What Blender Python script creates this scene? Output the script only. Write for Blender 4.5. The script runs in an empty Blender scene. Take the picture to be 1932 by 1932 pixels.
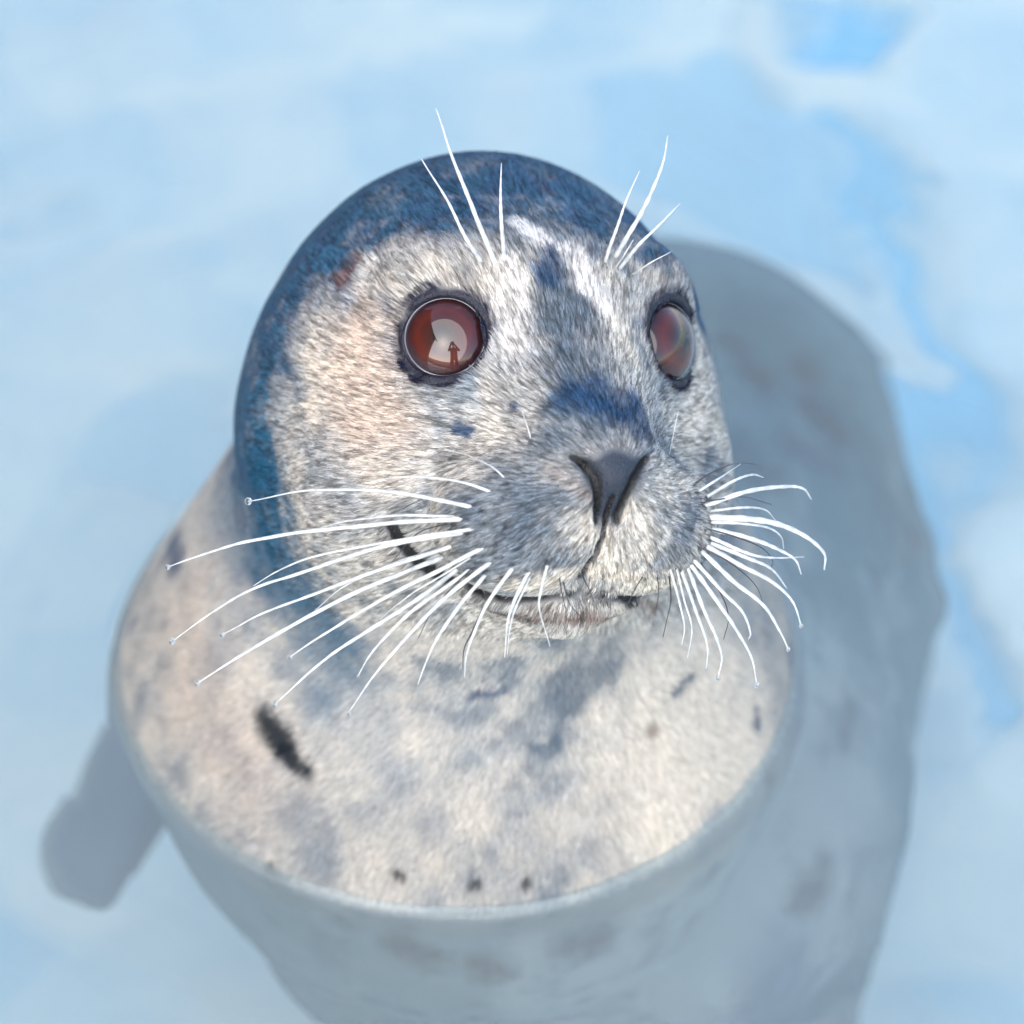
import bpy, bmesh, math
import numpy as np
from mathutils import Vector, Matrix

rng = np.random.default_rng(7)
sc = bpy.context.scene
col = sc.collection

# ------------------------------------------------------------------ camera, world, sun, exposure
UNIT = 0.02277                  # one modelling unit in metres (100 photo pixels at the focus plane)
DIST = 70.0                     # camera to focus plane, in units
PITCH = math.radians(45)
REFR = 1.595                    # water seen at this slant looks this much shallower than it is
GROUND = 9.5 + 17.5 * REFR      # focus point above the pool floor, in units
WATER = 9.5                     # focus point above the water surface, in units
ORIGIN = np.array([0.0, 0.0, GROUND * UNIT])
AX = np.array([[1, 0, 0],
               [0, math.sin(PITCH), math.cos(PITCH)],
               [0, -math.cos(PITCH), math.sin(PITCH)]], float)   # right, up, toward the camera

cam_d = bpy.data.cameras.new('camera')
cam = bpy.data.objects.new('camera', cam_d)
col.objects.link(cam)
sc.camera = cam
m = Matrix([[AX[0][i], AX[1][i], AX[2][i]] for i in range(3)]).to_4x4()
m.translation = Vector(ORIGIN + AX[2] * DIST * UNIT)
cam.matrix_world = m
cam_d.sensor_width = 36
cam_d.lens = 36 * DIST / 19.32
cam_d.clip_start = 0.05
cam_d.clip_end = 2000
cam_d.dof.use_dof = True
cam_d.dof.focus_distance = (DIST - 0.15) * UNIT
cam_d.dof.aperture_fstop = 4.2

SUN_EL, SUN_AZ = math.radians(40), math.radians(24)     # azimuth: to the left of straight behind the camera
sun_dir = Vector((-math.sin(SUN_AZ) * math.cos(SUN_EL), -math.cos(SUN_AZ) * math.cos(SUN_EL), math.sin(SUN_EL)))
world = bpy.data.worlds.new('World')
sc.world = world
world.use_nodes = True
wn = world.node_tree
sky = wn.nodes.new('ShaderNodeTexSky')
sky.sky_type = 'NISHITA'
sky.sun_disc = False
sky.sun_elevation = SUN_EL
sky.sun_rotation = math.atan2(sun_dir.x, sun_dir.y)
bgn = wn.nodes['Background']
bgn.inputs['Strength'].default_value = 0.10
wn.links.new(sky.outputs[0], bgn.inputs['Color'])
sun_d = bpy.data.lights.new('sun', 'SUN')
sun_d.energy = 1.5
sun_d.angle = math.radians(100)
sun_d.color = (1.0, 0.945, 0.87)
sun = bpy.data.objects.new('sun', sun_d)
sun.rotation_euler = sun_dir.to_track_quat('Z', 'Y').to_euler()
col.objects.link(sun)

sc.view_settings.view_transform = 'Standard'
sc.view_settings.look = 'None'
sc.view_settings.gamma = 1
sc.view_settings.exposure = 1.75
sc.view_settings.use_curve_mapping = False
sc.render.engine = 'CYCLES'
sc.cycles.use_denoising = True
sc.cycles.max_bounces = 6
sc.cycles.use_adaptive_sampling = True
sc.cycles.adaptive_threshold = 0.03
sc.cycles.adaptive_min_samples = 32
sc.cycles_curves.shape = 'RIBBONS'

# ------------------------------------------------------------------ helpers
def to_world(p):
    return np.asarray(p) @ AX * UNIT + ORIGIN

def deepen(p):
    """apparent place of a submerged point -> its real place, straight below"""
    up = np.array([0, math.cos(PITCH), math.sin(PITCH)])
    hgt = np.minimum(p @ up + WATER, 0)
    return p + up * (hgt * (REFR - 1))[:, None]

def P(px, py, d):
    """photo pixel (of 1932) at depth d (units, + toward the camera) -> modelling coordinates"""
    s = 1 - d / DIST
    return np.array([(px - 966) / 100 * s, (966 - py) / 100 * s, d])

def hash3(i, j, k, seed):
    n = (i * 374761393 + j * 668265263 + k * 2147483647 + seed * 974634777) & 0xffffffff
    n = ((n ^ (n >> 13)) * 1274126177) & 0xffffffff
    n = ((n ^ (n >> 16)) * 2246822519) & 0xffffffff
    return ((n ^ (n >> 15)) & 0xffff) / 32767.5 - 1.0

def noise(p, freq=1.0, seed=0):
    q = p * freq + 100.0
    i = np.floor(q).astype(np.int64)
    f = q - i
    f = f * f * f * (f * (f * 6 - 15) + 10)
    r = 0
    for dx in (0, 1):
        for dy in (0, 1):
            for dz in (0, 1):
                w = (f[:, 0] if dx else 1 - f[:, 0]) * (f[:, 1] if dy else 1 - f[:, 1]) * (f[:, 2] if dz else 1 - f[:, 2])
                r = r + w * hash3(i[:, 0] + dx, i[:, 1] + dy, i[:, 2] + dz, seed)
    return r

def fbm(p, freq=1.0, octs=3, seed=0):
    r, a = 0, 1.0
    for o in range(octs):
        r = r + a * noise(p, freq * 2 ** o, seed + 17 * o)
        a *= 0.5
    return r

def sstep(a, b, x):
    t = np.clip((x - a) / (b - a), 0, 1)
    return t * t * (3 - 2 * t)

def smin(a, b, k):
    h = np.clip(0.5 + 0.5 * (b - a) / k, 0, 1)
    return b + (a - b) * h - k * h * (1 - h)

def smax(a, b, k):
    return -smin(-a, -b, k)

def ell(p, c, r):
    d = (p - np.asarray(c, float)) / np.asarray(r, float)
    k0 = np.sqrt((d * d).sum(1)) + 1e-9
    e = d / np.asarray(r, float)
    k1 = np.sqrt((e * e).sum(1)) + 1e-9
    return k0 * (k0 - 1) / k1

def cone(p, a, b, ra, rb):
    a = np.asarray(a, float); b = np.asarray(b, float)
    ab = b - a
    t = np.clip(((p - a) @ ab) / (ab @ ab), 0, 1)
    return np.sqrt(((p - a - t[:, None] * ab) ** 2).sum(1)) - (ra + (rb - ra) * t)

def seg_dist(p, pts):
    """distance to a polyline, and position along it 0..1"""
    pts = [np.asarray(q, float) for q in pts]
    best = np.full(len(p), 1e9); pos = np.zeros(len(p))
    n = len(pts) - 1
    if n == 0:
        return np.sqrt(((p - pts[0]) ** 2).sum(1)), pos
    for i in range(n):
        ab = pts[i + 1] - pts[i]
        t = np.clip(((p - pts[i]) @ ab) / max(ab @ ab, 1e-9), 0, 1)
        d = np.sqrt(((p - pts[i] - t[:, None] * ab) ** 2).sum(1))
        w = d < best
        best[w] = d[w]; pos[w] = (i + t[w]) / n
    return best, pos

# ------------------------------------------------------------------ the seal as a distance field
YAW, TILT = math.radians(20.5), math.radians(10)
F = np.array([math.sin(YAW) * math.cos(TILT), -math.sin(TILT), math.cos(YAW) * math.cos(TILT)])
R = np.array([math.cos(YAW), 0, -math.sin(YAW)])
Uv = np.cross(F, R)
HB = np.stack([R, Uv, F])
H0 = P(905, 790, -5.0)

def hf(p):          # modelling -> head frame (side, up, forward)
    return (p - H0) @ HB.T
def fh(q):          # head frame -> modelling
    return np.asarray(q) @ HB + H0

EYE_L = 2.30; EYE_V = 2.16
EAX = np.array([0.50, 0.24, 0.82]); EAX /= np.linalg.norm(EAX)

def head_base(p):
    q = hf(p)
    s = q.copy(); s[:, 0] = np.abs(s[:, 0])
    d = ell(s, (0, -0.1, -0.1), (4.75, 5.45, 4.75))
    d = smin(d, cone(s, (0, 0.55, 2.6), (0, -0.25, 5.7), 3.15, 1.45), 1.5)          # muzzle
    d = smin(d, cone(s, (0, 2.3, 3.3), (0, 0.15, 6.5), 1.5, 0.85), 0.9)             # bridge
    d = smin(d, ell(s, (2.35, -1.0, 2.6), (1.9, 1.8, 1.7)), 1.2)                      # cheek
    jaw = cone(s, (0, -2.15, 2.6), (0, -2.62, 5.15), 2.1, 0.78)
    d = smin(d, jaw, 0.7)
    d = smin(d, ell(s, (0, -2.62, 4.55), (1.75, 0.55, 1.5)), 0.35)
    d = smin(d, ell(s, (1.18, -1.12, 5.55), (1.6, 1.36, 1.5)), 0.5)                  # whisker pads
    d = smin(d, ell(s, (0.55, -0.75, 6.35), (0.75, 0.95, 0.8)), 0.45)
    d = smin(d, ell(s, (0, -0.02, 6.85), (0.80, 0.72, 0.66)), 0.22)                    # nose
    d = smin(d, ell(s, (1.6, 3.15, 3.0), (1.2, 0.6, 1.0)), 1.2)                      # brow
    return d

A1 = P(1080, 1480, -19); B1 = P(1215, 1020, -24.5); C1 = P(890, 590, -38)
N0 = P(905, 850, -7); DOWN = -np.array([0, math.cos(PITCH), math.sin(PITCH)])
N1 = N0 + DOWN * 5.9 + np.array([-0.35, -0.3, 0.3])
def body_base(p):
    d = cone(p, N0, N1, 4.75, 7.5)                                                   # neck and chest, upright
    b = cone(p, A1, B1, 8.0, 6.95)
    b = smin(b, cone(p, B1, C1, 6.6, 2.7), 3)
    d = smin(d, b, 1.6)
    d = smin(d, ell_ax(p, P(330, 1240, -15), P(165, 1640, -20.5), 1.9, 1.0), 0.8)    # fore flippers
    d = smin(d, ell_ax(p, P(1480, 1560, -15), P(1470, 2100, -20), 2.4, 1.1), 0.8)
    for x in (-2.0, 2.0):                                                            # hind flippers
        g1 = C1; g2 = g1 + np.array([x, 3.6, -4.6])
        d = smin(d, ell_ax(p, g1, g2, 1.6, 0.7), 0.8)
    return d

UPV = np.array([0, math.cos(PITCH), math.sin(PITCH)])      # world up in modelling axes
def ell_ax(p, a, b, wide, thick):
    c = (a + b) / 2; ax = b - a; L = np.linalg.norm(ax) / 2; ax = ax / (2 * L)
    n = UPV - ax * (UPV @ ax); n /= np.linalg.norm(n)
    s = np.cross(ax, n)
    M = np.stack([ax, s, n])
    r_ = (p - c) @ M.T
    return ell(r_, (0, 0, 0), (L, wide, thick)) - 0.09 * np.cos(r_[:, 1] / wide * 7.5) * sstep(-0.3 * L, 0.7 * L, r_[:, 0])

def sdf0(p):
    return smin(head_base(p), body_base(p), 1.3)

def cast(px, py, f=sdf0, d0=4.0):
    """surface point seen at a photo pixel"""
    d = d0
    for _ in range(90):
        v = float(f(P(px, py, d)[None])[0])
        if v < 0.004: break
        d -= v * 0.8
        if d < -60: break
    return P(px, py, d)

def face(l, v, f=head_base):
    """surface point of the face at side / up coordinates, seen from straight in front"""
    t = 10.0
    for _ in range(90):
        x = float(f(fh(np.array([l, v, t]))[None])[0])
        if x < 0.004: break
        t -= x * 0.8
    return np.array([l, v, t])

def mirror(pts):
    return [np.array([-q[0], q[1], q[2]]) for q in pts]

eyeS = face(EYE_L, EYE_V)
EYES = []           # (surface point, axis) in head frame, side -1 and +1
for s in (-1, 1):
    EYES.append((np.array([s * eyeS[0], eyeS[1], eyeS[2]]), np.array([s * EAX[0], EAX[1], EAX[2]])))
mouth_half = [face(l, v) for l, v in ((3.12, -1.45), (2.85, -1.85), (2.45, -2.2), (2.0, -2.45), (1.5, -2.57), (1.0, -2.55), (0.5, -2.45), (0.0, -2.36))]
nostril = [face(l, v) for l, v in ((0.74, 0.36), (0.56, 0.24), (0.38, 0.0), (0.27, -0.35), (0.22, -0.7), (0.21, -0.85))]
philtrum = [face(0, v) for v in np.linspace(-0.15, -2.3, 8)]

FLAT = np.array([1, 1, 0.0])
nostril2 = [q * FLAT for q in nostril]
def nostril_d(s):
    d, t = seg_dist(s * FLAT, nostril2)
    return np.where(s[:, 2] > 5.6, d, 9.0), t
def phil_d(s):
    d = np.hypot(s[:, 0], np.maximum(np.maximum(s[:, 1] + 0.35, -2.3 - s[:, 1]), 0))
    return np.where(s[:, 2] > 4.8, d, 9.0)
def sdf(p):
    d = head_base(p)
    near = np.where(np.abs(d) < 2.5)[0]
    if len(near):
        pp = p[near]; q = hf(pp); s = q.copy(); s[:, 0] = np.abs(s[:, 0])
        dd = d[near]
        # eyelids, eye opening
        e, a = EYES[1]
        rel = s - e
        h = rel @ a
        up = np.array([0, 1.0, 0]) - a * a[1]; up /= np.linalg.norm(up)
        side = np.cross(up, a)
        u = rel @ side; w = rel @ up
        rad = np.sqrt(u ** 2 + (w / 0.95) ** 2)
        an = np.arctan2(w, -u * 1.0)
        rad = rad * (1 - 0.10 * np.maximum(0, np.cos(an + 0.35)) ** 8)
        tor = np.sqrt((rad - 0.86) ** 2 + (h - 0.0) ** 2) - 0.085
        dd = smin(dd, tor, 0.22)
        hole = np.maximum(rad - 0.785, np.abs(h) - 0.6)
        dd = smax(dd, -hole, 0.07)
        # mouth
        md, mt = seg_dist(s, mouth_half)
        dd = dd + 0.24 * np.exp(-(md / (0.15 - 0.05 * mt)) ** 2) * (1.0 - 0.45 * mt)
        lip = s[:, 1] > -2.6
        # philtrum and nostrils
        pd = phil_d(s)
        dd = dd + 0.12 * np.exp(-(pd / 0.07) ** 2) + 0.09 * np.exp(-(pd / 0.25) ** 2)
        nd, nt = nostril_d(s)
        wd = 0.07 + 0.07 * np.sin(np.pi * np.clip(nt, 0, 1))
        dd = dd + 0.20 * np.exp(-(nd / wd) ** 2)
        # follicle bumps on the pads
        pad = sstep(1.6, 0.6, np.sqrt(((s - np.array([1.3, -1.15, 6.4])) ** 2).sum(1)))
        dd = dd - 0.035 * pad * np.maximum(0, noise(pp, 3.4, 5)) - 0.03 * pad * noise(pp, 7, 6)
        # ear fold
        for ear in (EAR, EAR_M):
            ed, et = seg_dist(q, ear)
            dd = dd + 0.16 * np.exp(-(ed / 0.14) ** 2) - 0.10 * np.exp(-((ed - 0.3) / 0.16) ** 2)
        d[near] = dd
    d2 = smin(d, body_base(p), 1.3)
    return d2 - 0.02 * noise(p, 0.9, 3)

MF = np.array([1, 1, 0.45])
EAR = [hf(cast(x, y)[None])[0] for x, y in ((652, 540), (668, 520), (682, 500))]
EAR_M = mirror(EAR)

def grad(p, f=sdf, e=0.015, raw=False):
    g = np.stack([f(p + np.eye(3)[i] * e) - f(p - np.eye(3)[i] * e) for i in range(3)], 1) / (2 * e)
    return g if raw else g / (np.linalg.norm(g, axis=1)[:, None] + 1e-9)

def chunked(f, p, n=400000):
    return np.concatenate([f(p[i:i + n]) for i in range(0, len(p), n)])

def project(p, it=2):
    for _ in range(it):
        g = grad(p, raw=True)
        m2 = np.maximum((g * g).sum(1), 0.5)
        p = p - g * np.clip(sdf(p) / m2, -0.15, 0.15)[:, None]
    return p

# surface nets
def net(f, lo, hi, h):
    lo = np.asarray(lo, float); hi = np.asarray(hi, float)
    n = np.ceil((hi - lo) / h).astype(int)
    G = np.stack(np.meshgrid(*[lo[i] + h * np.arange(n[i]) for i in range(3)], indexing='ij'), -1).reshape(-1, 3)
    V = chunked(f, G).reshape(n)
    sg = V < 0
    cs = tuple(int(k) - 1 for k in n)
    cnt = np.zeros(cs); acc = np.zeros(cs + (3,))
    def corner(A, o):
        return A[o[0]:o[0] + cs[0], o[1]:o[1] + cs[1], o[2]:o[2] + cs[2]]
    for o in [(x, y, z) for x in (0, 1) for y in (0, 1) for z in (0, 1)]:
        for ax in range(3):
            if o[ax]: continue
            o2 = list(o); o2[ax] = 1
            va, vb = corner(V, o), corner(V, o2)
            x = (va < 0) != (vb < 0)
            t = np.where(x, va / np.where(x, va - vb, 1), 0)
            cnt += x
            for k in range(3):
                acc[..., k] += np.where(x, o[k] + (t if k == ax else 0), 0)
    act = cnt > 0
    vid = np.full(cs, -1); vid[act] = np.arange(act.sum())
    verts = (acc[act] / cnt[act][:, None] + np.argwhere(act)) * h + lo
    quads = []
    for ax in range(3):
        b, c = (ax + 1) % 3, (ax + 2) % 3
        s0 = [slice(1, cs[0]), slice(1, cs[1]), slice(1, cs[2])]; s0[ax] = slice(0, cs[ax])
        s1 = list(s0); s1[ax] = slice(1, cs[ax] + 1)
        e0, e1 = sg[tuple(s0)], sg[tuple(s1)]
        w = np.argwhere(e0 != e1); flip = e0[e0 != e1]
        w = w + np.array([0 if k == ax else 1 for k in range(3)])
        def cell(db, dc):
            z = w.copy(); z[:, b] -= db; z[:, c] -= dc
            return vid[z[:, 0], z[:, 1], z[:, 2]]
        qd = np.stack([cell(0, 0), cell(1, 0), cell(1, 1), cell(0, 1)], 1)
        qd[~flip] = qd[~flip][:, ::-1]
        quads.append(qd)
    quads = np.concatenate(quads)
    return verts, quads[(quads >= 0).all(1)]

verts, quads = net(sdf0, (-15.5, -23.0, -45.0), (15.0, 8.5, 3.4), 0.27)
verts = project(verts, 7)

bm = bmesh.new()
bv = [bm.verts.new(v) for v in verts]
for q in quads:
    try: bm.faces.new([bv[i] for i in q])
    except ValueError: pass
bm.verts.ensure_lookup_table()

def refine(bm, sel):
    bm.verts.ensure_lookup_table()
    co = np.array([v.co for v in bm.verts])
    flag = sel(co)
    for i, v in enumerate(bm.verts): v.index = i
    es = [e for e in bm.edges if flag[e.verts[0].index] and flag[e.verts[1].index]]
    bmesh.ops.subdivide_edges(bm, edges=es, cuts=1, use_grid_fill=True)
    bm.verts.ensure_lookup_table()
    co = project(np.array([v.co for v in bm.verts]), 4)
    for v, c in zip(bm.verts, co): v.co = c

def sel_head(co):
    q = hf(co); return (q[:, 2] > 0.2) & (q[:, 1] > -4.2)
def sel_face(co):
    q = hf(co)
    r = np.sqrt(((q - np.array([0, -0.6, 6.3])) ** 2).sum(1)) < 3.3
    md, _ = seg_dist(np.abs(q) * np.array([1, 0, 0]) + q * np.array([0, 1, 1]), mouth_half)
    ex = np.abs(q) * np.array([1, 0, 0]) + q * np.array([0, 1, 1])
    ey = np.sqrt(((ex - eyeS) ** 2).sum(1)) < 1.35
    ea = np.minimum(seg_dist(q, EAR)[0], seg_dist(q, EAR_M)[0]) < 0.7
    return r | ey | (md < 0.55) | ea
def sel_fine(co):
    q = hf(co); ex = np.abs(q) * np.array([1, 0, 0]) + q * np.array([0, 1, 1])
    ey = np.sqrt(((ex - eyeS) ** 2).sum(1)) < 1.15
    md, _ = seg_dist(ex, mouth_half)
    nd, _ = nostril_d(ex)
    pd = phil_d(ex)
    return ey | (md < 0.3) | (nd < 0.45) | (pd < 0.25)
refine(bm, sel_head); refine(bm, sel_face); refine(bm, sel_fine)
co = np.array([v.co for v in bm.verts]); fl = sel_fine(co)
bmesh.ops.smooth_vert(bm, verts=[v for v, k in zip(bm.verts, fl) if k], factor=0.5, use_axis_x=True, use_axis_y=True, use_axis_z=True)
bmesh.ops.smooth_vert(bm, verts=[v for v, k in zip(bm.verts, fl) if k], factor=0.5, use_axis_x=True, use_axis_y=True, use_axis_z=True)
bmesh.ops.triangulate(bm, faces=[f for f in bm.faces if len(f.verts) > 4])
q_ = hf(np.array([v.co for v in bm.verts])) * 1.0
q_[:, 0] = np.abs(q_[:, 0]); rel_ = q_ - EYES[1][0]; hh_ = rel_ @ EYES[1][1]
rd_ = np.sqrt(np.maximum((rel_ ** 2).sum(1) - hh_ ** 2, 0))
bmesh.ops.delete(bm, geom=[v for v, k in zip(bm.verts[:], (rd_ < 0.70) & (np.abs(hh_) < 1.2)) if k], context='VERTS')
bmesh.ops.recalc_face_normals(bm, faces=bm.faces[:])
co = np.array([v.co for v in bm.verts])

# ------------------------------------------------------------------ coat colour (a function of the place on the animal)
def hexl(r, g, b):
    c = np.array([r, g, b]) / 255.0
    return np.where(c <= 0.04045, c / 12.92, ((c + 0.055) / 1.055) ** 2.4)

CREAM = hexl(230, 219, 202); GREY = hexl(158, 162, 164); STEEL = hexl(88, 104, 118)
NAVY = hexl(24, 66, 104); TEAL = hexl(22, 88, 120); BLACK = hexl(20, 30, 40)
WARM = hexl(208, 187, 170); WHITE = hexl(238, 232, 226); LIP = hexl(120, 100, 92); ICE = hexl(190, 216, 226)
SKIN = hexl(26, 30, 44); BROWN = hexl(112, 82, 74)

def stroke(pts, rad, c, a, edge=0.5, warp=0.25):
    hit = [cast(x, y) for x, y in pts]
    if hit[0] @ UPV < -WATER: rad = rad * 1.75        # seen through water, farther off
    return (hit, rad / 100.0, np.asarray(c), a, edge, warp)

STROKES = [
    # chest and neck, broad first
    stroke([(1250, 1330), (1400, 1400), (1250, 1530), (1330, 1300)], 150, CREAM, .75, .9),
    stroke([(360, 1150), (380, 1300), (480, 1450)], 100, WARM, .3, .9),
    stroke([(520, 930), (520, 1080), (620, 1180), (640, 1250)], 90, TEAL, .75, .8, .6),
    stroke([(500, 760), (490, 900), (500, 1000)], 45, TEAL, .4, .8, .5),
    stroke([(1120, 1230), (1060, 1330), (1020, 1420)], 55, STEEL, .75, .9, .5),
    stroke([(640, 1320), (720, 1430)], 90, GREY, .6, .9, .6),
    stroke([(512, 1355), (540, 1400)], 30, BLACK, .95, .5, .1), stroke([(545, 1410), (582, 1448)], 19, BLACK, .95, .5, .08),
    stroke([(755, 1640)], 14, BLACK, .9, .5, .05), stroke([(898, 1660)], 14, BLACK, .85, .5, .05), stroke([(993, 1659)], 13, BLACK, .9, .5, .05),
    stroke([(895, 1308), (955, 1298)], 12, NAVY, .8, .7, .1), stroke([(1265, 1300), (1295, 1265)], 11, STEEL, .9, .7, .1),
    stroke([(1422, 1335), (1424, 1370)], 12, STEEL, .95, .7, .05), stroke([(1224, 1372)], 14, LIP, .8, .8, .05),
    stroke([(1005, 1402), (1050, 1385)], 12, STEEL, .8, .7, .1), stroke([(1350, 1520), (1335, 1535)], 14, GREY, .7, .8, .1),
    stroke([(325, 1025), (340, 1060)], 32, NAVY, .75, .8, .1), stroke([(255, 1175)], 24, NAVY, .85, .8, .1), stroke([(1452, 1455)], 16, BROWN, .7, .8, .1),
    # lower body and back
    stroke([(520, 1650)], 26, hexl(6, 42, 52), 1, .8, .1), stroke([(640, 1740)], 14, TEAL, .6, .8, .1), stroke([(755, 1780), (805, 1797)], 22, hexl(6, 42, 52), 1, .8, .1),
    stroke([(910, 1808), (940, 1816)], 22, hexl(6, 42, 52), 1, .8, .1), stroke([(1080, 1775), (1125, 1768)], 28, hexl(50, 70, 88), .9, .8, .1), stroke([(1495, 1655), (1520, 1645)], 22, hexl(50, 70, 88), 1, .8, .1),
    stroke([(1540, 1605)], 16, STEEL, .8, .8, .1), stroke([(1595, 1655)], 18, STEEL, .7, .8, .1), stroke([(770, 1880)], 16, TEAL, .6, .8, .1), stroke([(900, 1890)], 16, TEAL, .7, .8, .1),
    stroke([(1400, 600), (1520, 680), (1640, 830), (1700, 980)], 70, hexl(40, 92, 104), .75, .9, .4),
    stroke([(1385, 640)], 24, hexl(6, 42, 52), .9, .7, .1), stroke([(1420, 690), (1440, 705)], 26, hexl(6, 42, 52), .95, .7, .1), stroke([(1525, 690)], 26, hexl(6, 42, 52), .9, .7, .1),
    stroke([(1545, 775), (1580, 800)], 34, hexl(6, 42, 52), .95, .7, .1), stroke([(1500, 850), (1560, 880)], 30, hexl(60, 86, 104), .8, .8, .2), stroke([(1725, 1000)], 20, hexl(6, 42, 52), .8, .8, .1),
    stroke([(1390, 850), (1440, 900)], 30, hexl(60, 86, 104), .6, .8, .2), stroke([(1640, 1090)], 22, hexl(60, 86, 104), .7, .8, .1), stroke([(1600, 1330), (1590, 1400)], 16, hexl(60, 86, 104), .7, .8, .1),
    stroke([(1765, 1100), (1760, 1250)], 20, hexl(6, 42, 52), .7, .9, .1),
    stroke([(215, 1450), (190, 1590)], 90, hexl(112, 140, 166), .9, .6, .1), stroke([(1460, 1780), (1470, 1920)], 60, hexl(110, 138, 166), .8, .9, .2),
    # face
    stroke([(600, 620), (640, 760), (680, 820)], 70, CREAM, .55, .9, .3), stroke([(620, 850), (680, 960)], 50, GREY, .6, .9, .4),
    stroke([(660, 690), (690, 620), (710, 800)], 70, WARM, .75, .9, .3),
    stroke([(720, 520), (850, 490), (950, 545)], 60, CREAM, .55, .9, .3),
    stroke([(960, 540), (975, 610), (1000, 680)], 42, WHITE, .6, .9, .3),
    stroke([(1070, 560), (1090, 700), (1140, 800)], 62, STEEL, .92, .9, .25),
    stroke([(1110, 745), (1150, 780), (1200, 770)], 42, NAVY, .85, .9, .25), stroke([(1240, 830), (1260, 860)], 34, STEEL, .7, .9, .2),
    stroke([(980, 735), (1000, 850), (1060, 840)], 50, STEEL, .45, .9, .4),
    stroke([(1040, 490), (1045, 530)], 20, NAVY, .8, .8, .15),
    stroke([(972, 425), (1000, 440), (1025, 455)], 20, WHITE, .98, .6, .12), stroke([(1008, 445), (1015, 470)], 11, WHITE, .9, .6, .1),
    stroke([(1065, 480), (1098, 475), (1108, 500)], 13, WHITE, .9, .6, .12), stroke([(1108, 525), (1118, 560), (1145, 590)], 27, WHITE, .95, .6, .15),
    stroke([(1150, 590), (1180, 650), (1195, 690)], 14, CREAM, .7, .9, .2),
    stroke([(1300, 640), (1330, 760), (1300, 800)], 45, CREAM, .5, .9, .2),
    stroke([(872, 805), (886, 825)], 12, NAVY, .9, .7, .12), stroke([(835, 858), (860, 866)], 12, SKIN, .6, .9, .2), stroke([(978, 770)], 8, NAVY, .85, .8, .05), stroke([(1066, 662)], 8, NAVY, .6, .9, .05),
    stroke([(900, 940), (960, 900), (1040, 930)], 70, STEEL, .7, .9, .4), stroke([(880, 1040), (980, 1050), (1000, 990)], 66, STEEL, .8, .9, .4),
    stroke([(1040, 1060), (1090, 1040)], 28, STEEL, .75, .9, .3), stroke([(1230, 1055), (1300, 1030), (1310, 960)], 32, STEEL, .7, .9, .3),
    stroke([(985, 1105), (1060, 1090), (1120, 1085)], 20, CREAM, .75, .9, .15), stroke([(1170, 1085), (1220, 1098), (1265, 1095)], 22, CREAM, .8, .9, .15),
    stroke([(1100, 990), (1130, 1040)], 24, CREAM, .55, .9, .2), stroke([(1210, 1000), (1215, 1040)], 18, CREAM, .55, .9, .2), stroke([(1060, 905), (1110, 930)], 18, WARM, .35, .9, .2), stroke([(1240, 890), (1250, 930)], 16, CREAM, .5, .9, .2),
    stroke([(930, 1152), (1000, 1158), (1100, 1155), (1180, 1152), (1235, 1145)], 17, LIP, .85, .9, .1),
]

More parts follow.
